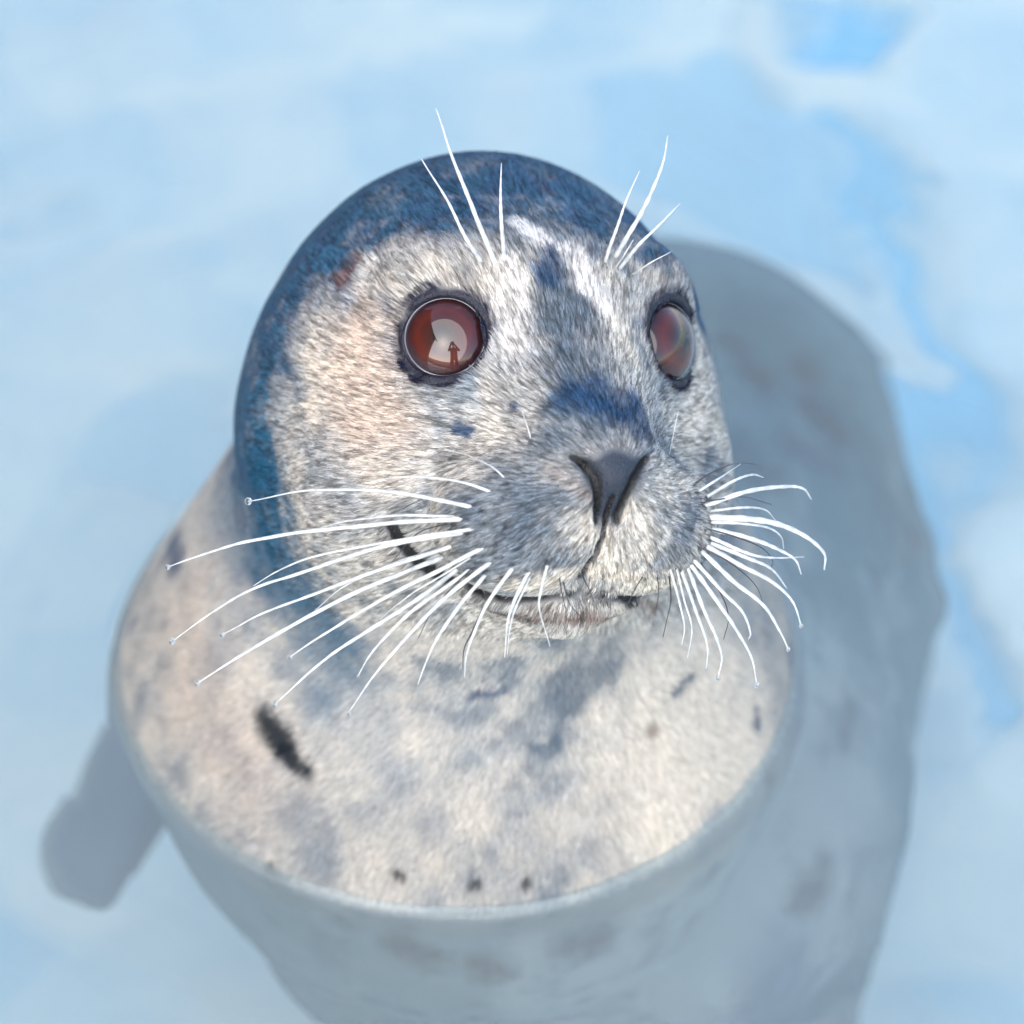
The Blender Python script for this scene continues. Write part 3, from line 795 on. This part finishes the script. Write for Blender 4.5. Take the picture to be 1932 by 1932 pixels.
# wet rims of the eyelids
M_rim = simple('wet_rim', (0.04, 0.045, 0.07), 0.12, 0.8, **{'Coat Weight': 1.0, 'Coat Roughness': 0.03})
for o, (e, a) in zip([k for k in seal.children if k.name.startswith('eye')], EYES):
    th_ = np.linspace(0, 2 * np.pi, 73)[:-1]
    ring = np.stack([0.775 * np.cos(th_), 0.775 * 0.95 * np.sin(th_), np.full(72, 0.715)], 1)
    b2 = bmesh.new(); rows = []
    for i in range(72):
        rad_d = np.array([math.cos(th_[i]), math.sin(th_[i]), 0])
        rows.append([b2.verts.new((ring[i] + 0.028 * (math.cos(x) * rad_d + math.sin(x) * np.array([0, 0, 1]))) * UNIT) for x in np.linspace(0, 2 * np.pi, 9)[:-1]])
    for i in range(72):
        for j in range(8):
            b2.faces.new((rows[i][j], rows[(i + 1) % 72][j], rows[(i + 1) % 72][(j + 1) % 8], rows[i][(j + 1) % 8]))
    bmesh.ops.recalc_face_normals(b2, faces=b2.faces[:])
    me = bpy.data.meshes.new('eyelid_rim'); b2.to_mesh(me); b2.free()
    me.polygons.foreach_set('use_smooth', [True] * len(me.polygons))
    add('eyelid_rim', me, o, M_rim)

# whiskers ------------------------------------------------------------------
def catmull(pts, n):
    pts = np.array(pts, float)
    p = np.vstack([2 * pts[0] - pts[1], pts, 2 * pts[-1] - pts[-2]])
    out = []
    m_ = len(pts) - 1
    for u in np.linspace(0, m_ - 1e-6, n):
        i = int(u); t = u - i
        a, b_, c, d = p[i], p[i + 1], p[i + 2], p[i + 3]
        out.append(0.5 * (2 * b_ + (c - a) * t + (2 * a - 5 * b_ + 4 * c - d) * t * t + (3 * b_ - a - 3 * c + d) * t ** 3))
    return np.array(out)

def tube_mesh(path, rad, sides=7):
    n = len(path)
    T = np.gradient(path, axis=0); T /= np.linalg.norm(T, axis=1)[:, None]
    ref = np.array([0.3, 0.2, 1.0])
    A = np.cross(T, ref); A /= np.linalg.norm(A, axis=1)[:, None]
    B = np.cross(T, A)
    ang = np.linspace(0, 2 * np.pi, sides, endpoint=False)
    v = path[:, None] + rad[:, None, None] * (np.cos(ang)[None, :, None] * A[:, None] + np.sin(ang)[None, :, None] * B[:, None])
    v = v.reshape(-1, 3)
    f = []
    for i in range(n - 1):
        for j in range(sides):
            k = (j + 1) % sides
            f.append((i * sides + j, i * sides + k, (i + 1) * sides + k, (i + 1) * sides + j))
    f.append(tuple(range(sides))[::-1]); f.append(tuple((n - 1) * sides + j for j in range(sides)))
    return v, f

bmd = bmesh.new(); bmesh.ops.create_icosphere(bmd, subdivisions=3, radius=1.0)
drop_me = bpy.data.meshes.new('water_droplet'); bmd.to_mesh(drop_me); bmd.free()
drop_me.polygons.foreach_set('use_smooth', [True] * len(drop_me.polygons)); drop_me.materials.append(M_drop)

for pts, th, dtip, drop, dark in W:
    root = cast(*pts[0], f=sdf)
    d0 = root[2] - 0.12
    L = np.concatenate([[0], np.cumsum([np.hypot(b_[0] - a[0], b_[1] - a[1]) for a, b_ in zip(pts[:-1], pts[1:])])]); L /= L[-1]
    brow = pts[0][1] < 600
    bulge = 0.5 if not brow else 0.7
    ctrl = [P(x, y, d0 + (dtip - d0) * u + bulge * math.sin(math.pi * min(1, u * 1.0)) * 0.6 + (0.12 if i else 0)) for i, ((x, y), u) in enumerate(zip(pts, L))]
    path = catmull(ctrl, 46)
    u = np.linspace(0, 1, 46)
    rad = th / 190.0 * (1.0 - 0.80 * u ** 1.4) * 0.95
    if not dark: rad *= 1 + 0.10 * np.sin(u * 60 + rng.uniform(0, 6))
    rad = np.maximum(rad, 0.008)
    path += 0.012 * np.stack([noise(path, 1.5, 3), noise(path, 1.5, 4), noise(path, 1.5, 8)], 1)
    v, f = tube_mesh(path, rad)
    me = bpy.data.meshes.new('whisker'); me.from_pydata(local(v).tolist(), [], f)
    me.polygons.foreach_set('use_smooth', [True] * len(me.polygons))
    w = add('whisker', me, seal, M_wdark if dark else M_whisk)
    if drop:
        o = bpy.data.objects.new('water_droplet', drop_me); o.parent = w
        o.location = Vector(local(path[-1:])[0]); s_ = drop / 100 * UNIT
        o.scale = (s_, s_, s_ * 1.15); col.objects.link(o)

# ------------------------------------------------------------------ fur
me = body.data
me.calc_loop_triangles()
tri = np.zeros(len(me.loop_triangles) * 3, np.int32); me.loop_triangles.foreach_get('vertices', tri); tri = tri.reshape(-1, 3)
a, b_, c_ = co[tri[:, 0]], co[tri[:, 1]], co[tri[:, 2]]
cr = np.cross(b_ - a, c_ - a); area = np.linalg.norm(cr, axis=1) / 2
cen = (a + b_ + c_) / 3
nrm = cr / (2 * area[:, None] + 1e-12)
view = np.array([0, 0, DIST]) - cen; view /= np.linalg.norm(view, axis=1)[:, None]
q = hf(cen)
headw = sstep(-1.0, 1.5, q[:, 2]) * sstep(-4.2, -3.0, q[:, 1])
height = cen @ UPV
dens = area * (0.34 + 0.66 * headw) * (height > -WATER + 0.04)
dens *= np.where((nrm * view).sum(1) > -0.45, 1, 0.25)
NF = 500000
pick = rng.choice(len(tri), NF, p=dens / dens.sum())
r1 = np.sqrt(rng.random(NF)); r2 = rng.random(NF)
root = a[pick] * (1 - r1)[:, None] + b_[pick] * (r1 * (1 - r2))[:, None] + c_[pick] * (r1 * r2)[:, None]
cf, bf = coat(root)
keep = bf < 0.25 + 0.25 * rng.random(NF)
root = root[keep]; cf = cf[keep]; pick = pick[keep]; r1 = r1[keep]; r2 = r2[keep]
NF = len(root)
vn = np.zeros(len(me.vertices) * 3, np.float32); me.vertex_normals.foreach_get('vector', vn); vn = vn.reshape(-1, 3) @ AX.T
N_ = vn[tri[pick, 0]] * (1 - r1)[:, None] + vn[tri[pick, 1]] * (r1 * (1 - r2))[:, None] + vn[tri[pick, 2]] * (r1 * r2)[:, None]
N_ /= np.linalg.norm(N_, axis=1)[:, None] + 1e-9
q = hf(root)
NOSE = fh(np.array([0, 0.1, 7.6]))
t_ = root - NOSE
s = q.copy(); s[:, 0] = np.abs(s[:, 0])
rel = s - eyeS; dist = np.sqrt((rel ** 2).sum(1))
relm = rel.copy(); relm[:, 0] *= np.sign(q[:, 0])
t_ = t_ / np.linalg.norm(t_, axis=1)[:, None]
t_ += (relm / dist[:, None]) @ HB * (np.exp(-(dist / 1.3) ** 2) * 0.5)[:, None]
t_ += 0.14 * np.stack([fbm(root, 0.9, 2, 5), fbm(root, 0.9, 2, 6), fbm(root, 0.9, 2, 7)], 1)
t_ += 0.35 * np.stack([noise(root, 3.5, 15), noise(root, 3.5, 16), noise(root, 3.5, 17)], 1) * 0.25
ts = t_ - N_ * (t_ * N_).sum(1)[:, None]
ts /= np.linalg.norm(ts, axis=1)[:, None] + 1e-9
streak = sum(noise(root + ts * (0.034 * k), 27.0, 33) for k in range(-3, 4)) / 7
streak2 = sum(noise(root + ts * (0.02 * k), 48.0, 37) for k in range(-3, 4)) / 7
t_ += rng.normal(0, 0.05, (NF, 3))
t_ -= N_ * (t_ * N_).sum(1)[:, None]
t_ /= np.linalg.norm(t_, axis=1)[:, None] + 1e-9
hw = sstep(-1.0, 1.5, q[:, 2]) * sstep(-4.2, -3.0, q[:, 1])
nd_ = np.linalg.norm(root - NOSE, axis=1)
length = np.where(hw > 0.3, 0.10 + 0.085 * sstep(0.8, 5.0, nd_), 0.21) * rng.uniform(0.7, 1.25, NF)
lift = 0.012 + (0.20 + 0.10 * rng.random(NF)) * length * np.where(hw > 0.3, 0.6, 0.4)
K = 4
us = np.array([0, 0.33, 0.67, 1.0])
pos = np.zeros((NF, K, 3))
side = np.cross(N_, t_)
bend = rng.normal(0, 0.10, NF)
for k, u in enumerate(us):
    pos[:, k] = root - N_ * 0.004 + t_ * (length * u)[:, None] + N_ * (lift * (u - 0.45 * u * u) * 1.4)[:, None] + side * (bend * length * u * u)[:, None]
st = np.clip(0.5 + 1.25 * streak + 1.3 * streak2, 0, 1)  # streaks that paint dark gaps between fur clumps into the strand colour
shade = np.where(hw > 0.3, rng.lognormal(0, 0.18, NF) * (0.44 + 1.08 * st), rng.lognormal(0, 0.12, NF) * (0.86 + 0.22 * st))
cf = np.clip(cf * shade[:, None], 0, 0.95)
rad0 = np.where(hw > 0.3, 0.0058, 0.0085) * rng.uniform(0.7, 1.3, NF)
hc = bpy.data.hair_curves.new('fur')
hc.add_curves([K] * NF)
hc.attributes['position'].data.foreach_set('vector', local(pos.reshape(-1, 3)).astype(np.float32).ravel())
ra = hc.attributes.get('radius') or hc.attributes.new('radius', 'FLOAT', 'POINT')
ra.data.foreach_set('value', (rad0[:, None] * np.array([1.0, 1.0, 0.75, 0.2])[None] * UNIT).astype(np.float32).ravel())
ca = hc.attributes.new('coat', 'FLOAT_COLOR', 'CURVE')
ca.data.foreach_set('color', np.concatenate([cf, np.ones((NF, 1))], 1).astype(np.float32).ravel())
fur = add('fur', hc, seal, M_fur)

# ------------------------------------------------------------------ behind the camera: what the eyes mirror
def tag(o, label, cat):
    o['label'] = label; o['category'] = cat

def empty(name, loc):
    o = bpy.data.objects.new(name, None); o.location = loc; o.empty_display_size = 0.2; col.objects.link(o)
    return o

def box_me(name, lo, hi):
    lo = np.array(lo, float); hi = np.array(hi, float)
    b2 = bmesh.new(); bmesh.ops.create_cube(b2, size=1.0)
    for v in b2.verts: v.co = Vector((lo + hi) / 2) + Vector([v.co[i] * (hi - lo)[i] for i in range(3)])
    bmesh.ops.bevel(b2, geom=b2.edges[:], offset=min(0.008, (hi - lo).min() * 0.2), segments=1, affect='EDGES')
    me = bpy.data.meshes.new(name); b2.to_mesh(me); b2.free()
    return me

def wood(name, c):
    m_, t, b = mat(name)
    tc = t.nodes.new('ShaderNodeTexCoord'); mp = t.nodes.new('ShaderNodeMapping'); mp.inputs['Scale'].default_value = (14, 14, 1.2)
    nt = t.nodes.new('ShaderNodeTexNoise'); nt.inputs['Scale'].default_value = 3; nt.inputs['Detail'].default_value = 6
    rp = t.nodes.new('ShaderNodeValToRGB')
    rp.color_ramp.elements[0].position = 0.3; rp.color_ramp.elements[0].color = (*[k * 0.6 for k in c], 1)
    rp.color_ramp.elements[1].position = 0.7; rp.color_ramp.elements[1].color = (*c, 1)
    t.links.new(tc.outputs['Object'], mp.inputs[0]); t.links.new(mp.outputs[0], nt.inputs['Vector']); t.links.new(nt.outputs['Fac'], rp.inputs[0]); t.links.new(rp.outputs[0], b.inputs['Base Color'])
    b.inputs['Roughness'].default_value = 0.75
    return m_
M_red = wood('rust_red_boards', (0.32, 0.085, 0.045)); M_trim = wood('dark_trim', (0.10, 0.05, 0.035)); M_rooft = simple('tar_roof', (0.05, 0.045, 0.045), 0.8)
M_glass = simple('window_glass', (0.02, 0.03, 0.04), 0.05, 0.6)

CX0, CX1, CY0, CY1, CH, CR = -5.2, -2.3, -2.0, 2.4, 2.7, 4.1
DECK = (GROUND - WATER) * UNIT + 0.05
M_deck, t, b = mat('concrete')
nt = t.nodes.new('ShaderNodeTexNoise'); nt.inputs['Scale'].default_value = 30; nt.inputs['Detail'].default_value = 6
rp = t.nodes.new('ShaderNodeValToRGB'); rp.color_ramp.elements[0].color = (0.28, 0.28, 0.27, 1); rp.color_ramp.elements[1].color = (0.42, 0.41, 0.40, 1)
t.links.new(nt.outputs['Fac'], rp.inputs[0]); t.links.new(rp.outputs[0], b.inputs['Base Color']); b.inputs['Roughness'].default_value = 0.85
for lo_, hi_ in (((-2.0, -60, -0.3), (60, -1.25, DECK)), ((-60, -60, -0.3), (-2.0, 60, DECK - 0.003))):
    o = bpy.data.objects.new('pool_deck', box_me('pool_deck', lo_, hi_)); o.data.materials.append(M_deck); col.objects.link(o); o['kind'] = 'structure'
cabin = empty('cabin', ((CX0 + CX1) / 2, (CY0 + CY1) / 2, DECK))  # unseen building, added to give the eyes a brown area to mirror
tag(cabin, 'rust red board cabin with dark gable roof, added out of view to shape the eye reflections', 'cabin')
ox, oy = (CX0 + CX1) / 2, (CY0 + CY1) / 2
hx, hy = (CX1 - CX0) / 2, (CY1 - CY0) / 2
for lo_, hi_ in (((hx - .1, -hy, -.2), (hx, hy, CH)), ((-hx, -hy, -.2), (-hx + .1, hy, CH))):
    wall = add('wall', box_me('wall', lo_, hi_), cabin, M_trim)
    if lo_[0] > 0: front = wall
for sy in (-1, 1):
    b2 = bmesh.new(); y0, y1 = sy * hy, sy * (hy - .1)
    pts = [(-hx + .1, -.2), (hx - .1, -.2), (hx - .1, CH), (0, CR), (-hx + .1, CH)]
    va = [b2.verts.new((x, y0, z)) for x, z in pts]; vb = [b2.verts.new((x, y1, z)) for x, z in pts]
    b2.faces.new(va); b2.faces.new(vb[::-1])
    for i in range(5): b2.faces.new((va[i], vb[i], vb[(i + 1) % 5], va[(i + 1) % 5]))
    bmesh.ops.recalc_face_normals(b2, faces=b2.faces[:])
    me = bpy.data.meshes.new('gable_wall'); b2.to_mesh(me); b2.free(); add('gable_wall', me, cabin, M_red)
pm = box_me('plank', (0, -0.105, -0.15), (0.03, 0.105, CH - 0.02)); pm.materials.append(M_red)
for i in range(20):
    y = -hy + 0.11 + i * 0.22
    if -0.75 < y < 0.85: continue
    o = bpy.data.objects.new('plank', pm); o.parent = front; o.location = (hx + 0.002, y, rng.uniform(-.01, .01)); col.objects.link(o)
win = add('window', box_me('window', (hx - .02, -.7, 0.9), (hx + .05, .8, 2.2)), cabin, M_trim)
for i in range(2):
    for j in range(2):
        add('pane', box_me('pane', (hx + .045, -.64 + i * .72, .96 + j * .61), (hx + .06, .02 + i * .72, 1.53 + j * .61)), win, M_glass)
add('wall_panel', box_me('wall_panel', (hx + .002, -.75, -.15), (hx + .03, .85, .88)), cabin, M_red)
add('wall_panel', box_me('wall_panel', (hx + .002, -.75, 2.22), (hx + .03, .85, CH - .02)), cabin, M_red)
for sx in (-1, 1):
    b2 = bmesh.new(); e = 0.3; sl = (CR - CH) / hx
    pr = [(0, CR + .02), (sx * (hx + e), CH - e * sl + .02), (sx * (hx + e), CH - e * sl + .14), (0, CR + .14)]
    va = [b2.verts.new((x, -hy - .3, z)) for x, z in pr]; vb = [b2.verts.new((x, hy + .3, z)) for x, z in pr]
    b2.faces.new(va); b2.faces.new(vb[::-1])
    for i in range(4): b2.faces.new((va[i], vb[i], vb[(i + 1) % 4], va[(i + 1) % 4]))
    bmesh.ops.recalc_face_normals(b2, faces=b2.faces[:])
    me = bpy.data.meshes.new('roof'); b2.to_mesh(me); b2.free(); add('roof', me, cabin, M_rooft)

# the photographer, standing behind the lens
PX, PY = 0.10, -1.62
DZ = 0.057
DKO = 17.5 * UNIT + 0.05; ZS = np.array([0, 0, DECK - DKO])
person = empty('person', (PX, PY, DECK))
tag(person, 'person kneeling in rust brown parka, holding a camera, mirrored in the eyes', 'person')
camp = np.array(cam.matrix_world.translation) - ZS; fwd = -AX[2]
cb = camp - fwd * 0.13
HEAD = np.array([0.03, -1.45, 1.83 + DZ])
ab_ = lambda *q: np.array(q, float)
def clothes(name, f, lo_, hi_, hh, m_):
    v, qd = net(f, lo_, hi_, hh)
    me = bpy.data.meshes.new(name); me.from_pydata((v - ab_(PX, PY, DKO)).tolist(), [], qd.tolist())
    me.polygons.foreach_set('use_smooth', [True] * len(me.polygons))
    return add(name, me, person, m_)
M_parka = simple('parka_cloth', (0.22, 0.07, 0.04), 0.85); M_dark = simple('dark_cloth', (0.03, 0.03, 0.04), 0.9)
M_face = simple('face_skin', (0.52, 0.30, 0.22), 0.55); M_cap = simple('wool_cap', (0.06, 0.09, 0.16), 0.95); M_black = simple('camera_plastic', (0.02, 0.02, 0.02), 0.4)
sh = [ab_(PX - .2, -1.60, 1.57), ab_(PX + .2, -1.60, 1.57)]
el = [ab_(PX - .30, -1.42, 1.38), ab_(PX + .30, -1.42, 1.38)]
hd = [cb + ab_(-.085, -.01, -.03), cb + ab_(.085, -.01, -.03)]
hips = ab_(PX, -1.62, 0.95)
def f_body(p):
    q = p - HEAD
    d = ell(q, (0, 0, 0.01), (0.078, 0.095, 0.115))
    d = smin(d, ell(q, (0, 0.03, -0.06), (0.06, 0.07, 0.065)), 0.03)
    d = smin(d, cone(q, (0, 0.092, 0.015), (0, 0.115, -0.02), 0.010, 0.015), 0.015)
    d = smin(d, ell(q, (0, 0.088, -0.055), (0.028, 0.02, 0.008)), 0.01)
    for x in (-1, 1):
        d = smin(d, ell(q, (x * .08, -.01, 0), (0.014, 0.025, 0.034)), 0.01)
        d = smax(d, -ell(q, (x * .034, .10, .022), (0.02, 0.02, 0.011)), 0.012)
        d = smin(d, ell(q, (x * .034, .078, .022), (0.013, 0.013, 0.013)), 0.003)
    return smin(d, cone(p, HEAD + ab_(0, -.03, -.07), ab_(PX, -1.6, 1.55), 0.055, 0.065), 0.03)
def f_jacket(p):
    d = ell(p, (PX, -1.62, 1.33), (0.235, 0.165, 0.34))
    d = smin(d, ell(p, (PX, -1.62, 1.0), (0.225, 0.17, 0.2)), 0.12)
    for i in range(2):
        d = smin(d, cone(p, sh[i], el[i], 0.088, 0.068), 0.06)
        d = smin(d, cone(p, el[i], hd[i] - ab_(0, .03, .05), 0.066, 0.05), 0.03)
    d = smin(d, cone(p, (PX, -1.62, 1.57), (PX - .02, -1.58, 1.69), 0.11, 0.085), 0.05)
    return d + 0.004 * noise(p, 22, 3)
def f_trousers(p):
    d = np.full(len(p), 9.0)
    for x in (-1, 1):
        d = np.minimum(d, cone(p, (PX + x * .10, -1.64, .95), (PX + x * .14, -1.50, DKO + .085), 0.115, 0.085))
        d = smin(d, cone(p, (PX + x * .14, -1.50, DKO + .085), (PX + x * .14, -1.86, DKO + .075), 0.083, 0.07), 0.03)
    return d
clothes('body', f_body, (-.15, -1.72, 1.48), (.25, -1.27, 2.04), 0.012, M_face)
clothes('jacket', f_jacket, (PX - .5, -1.9, .7), (PX + .5, -1.05, 1.9), 0.024, M_parka)
clothes('trousers', f_trousers, (PX - .35, -2.0, DKO - .05), (PX + .35, -1.35, 1.1), 0.02, M_dark)
clothes('cap', lambda p: smax(ell(p - HEAD, (0, -.008, .03), (0.092, 0.108, 0.118)), (HEAD[2] + 0.045) - p[:, 2], 0.01), (-.15, -1.62, 1.88), (.22, -1.3, 2.1), 0.01, M_cap)
for x in (-1, 1):
    clothes('boot', lambda p: smin(cone(p, (PX + x * .14, -1.95, DKO + .05), (PX + x * .145, -2.12, DKO + .04), 0.05, 0.04), cone(p, (PX + x * .14, -1.95, DKO + .06), (PX + x * .14, -1.82, DKO + .075), .058, .072), .03),
            (PX + x * .14 - .14, -2.25, DKO - .06), (PX + x * .14 + .14, -1.7, DKO + .2), 0.014, M_black)
for i, x in enumerate((-1, 1)):
    def f_glove(p, i=i, x=x):
        h0 = hd[i]
        d = smin(ell(p, h0 + ab_(x * .012, -.012, -.035), (0.022, 0.034, 0.048)), cone(p, h0 - ab_(0, .03, .06), h0 - ab_(0, .03, .09), .034, .04), .02)
        for k in range(4):
            r0 = h0 + ab_(x * .012, -.028 + k * .019, .0); r1 = r0 + ab_(-x * .004, .022, .036 - .004 * abs(k - 1.5)); r2 = r1 + ab_(-x * .034, .012, .01)
            d = smin(d, np.minimum(cone(p, r0, r1, .0105, .0098), cone(p, r1, r2, .0098, .0085)), .004)
        r0 = h0 + ab_(-x * .004, -.035, -.03); r1 = r0 + ab_(-x * .03, -.008, .02)
        return smin(d, np.minimum(cone(p, r0, r1, .013, .011), cone(p, r1, r1 + ab_(-x * .022, .004, .016), .011, .0095)), .006)
    clothes('glove', f_glove, hd[i] - .14, hd[i] + .12, 0.005, M_dark)
cb = cb + ZS
pc = empty('photo_camera', tuple(cb)); tag(pc, 'black camera held up by the person in the rust brown parka', 'camera')
pc.matrix_world = Matrix.Translation(Vector(cb)) @ m.to_3x3().to_4x4()
add('camera_body', box_me('camera_body', (-.07, -.05, -.035), (.07, .045, .03)), pc, M_black)
add('viewfinder_hump', box_me('viewfinder_hump', (-.025, .043, -.03), (.025, .075, .025)), pc, M_black)
v, f = tube_mesh(np.array([[0, 0, z_] for z_ in (.028, .05, .06, .09, .1, .12)]), np.array([.036, .036, .039, .039, .037, .037]), 24)
me = bpy.data.meshes.new('lens'); me.from_pydata(v.tolist(), [], f); add('lens', me, pc, M_black)
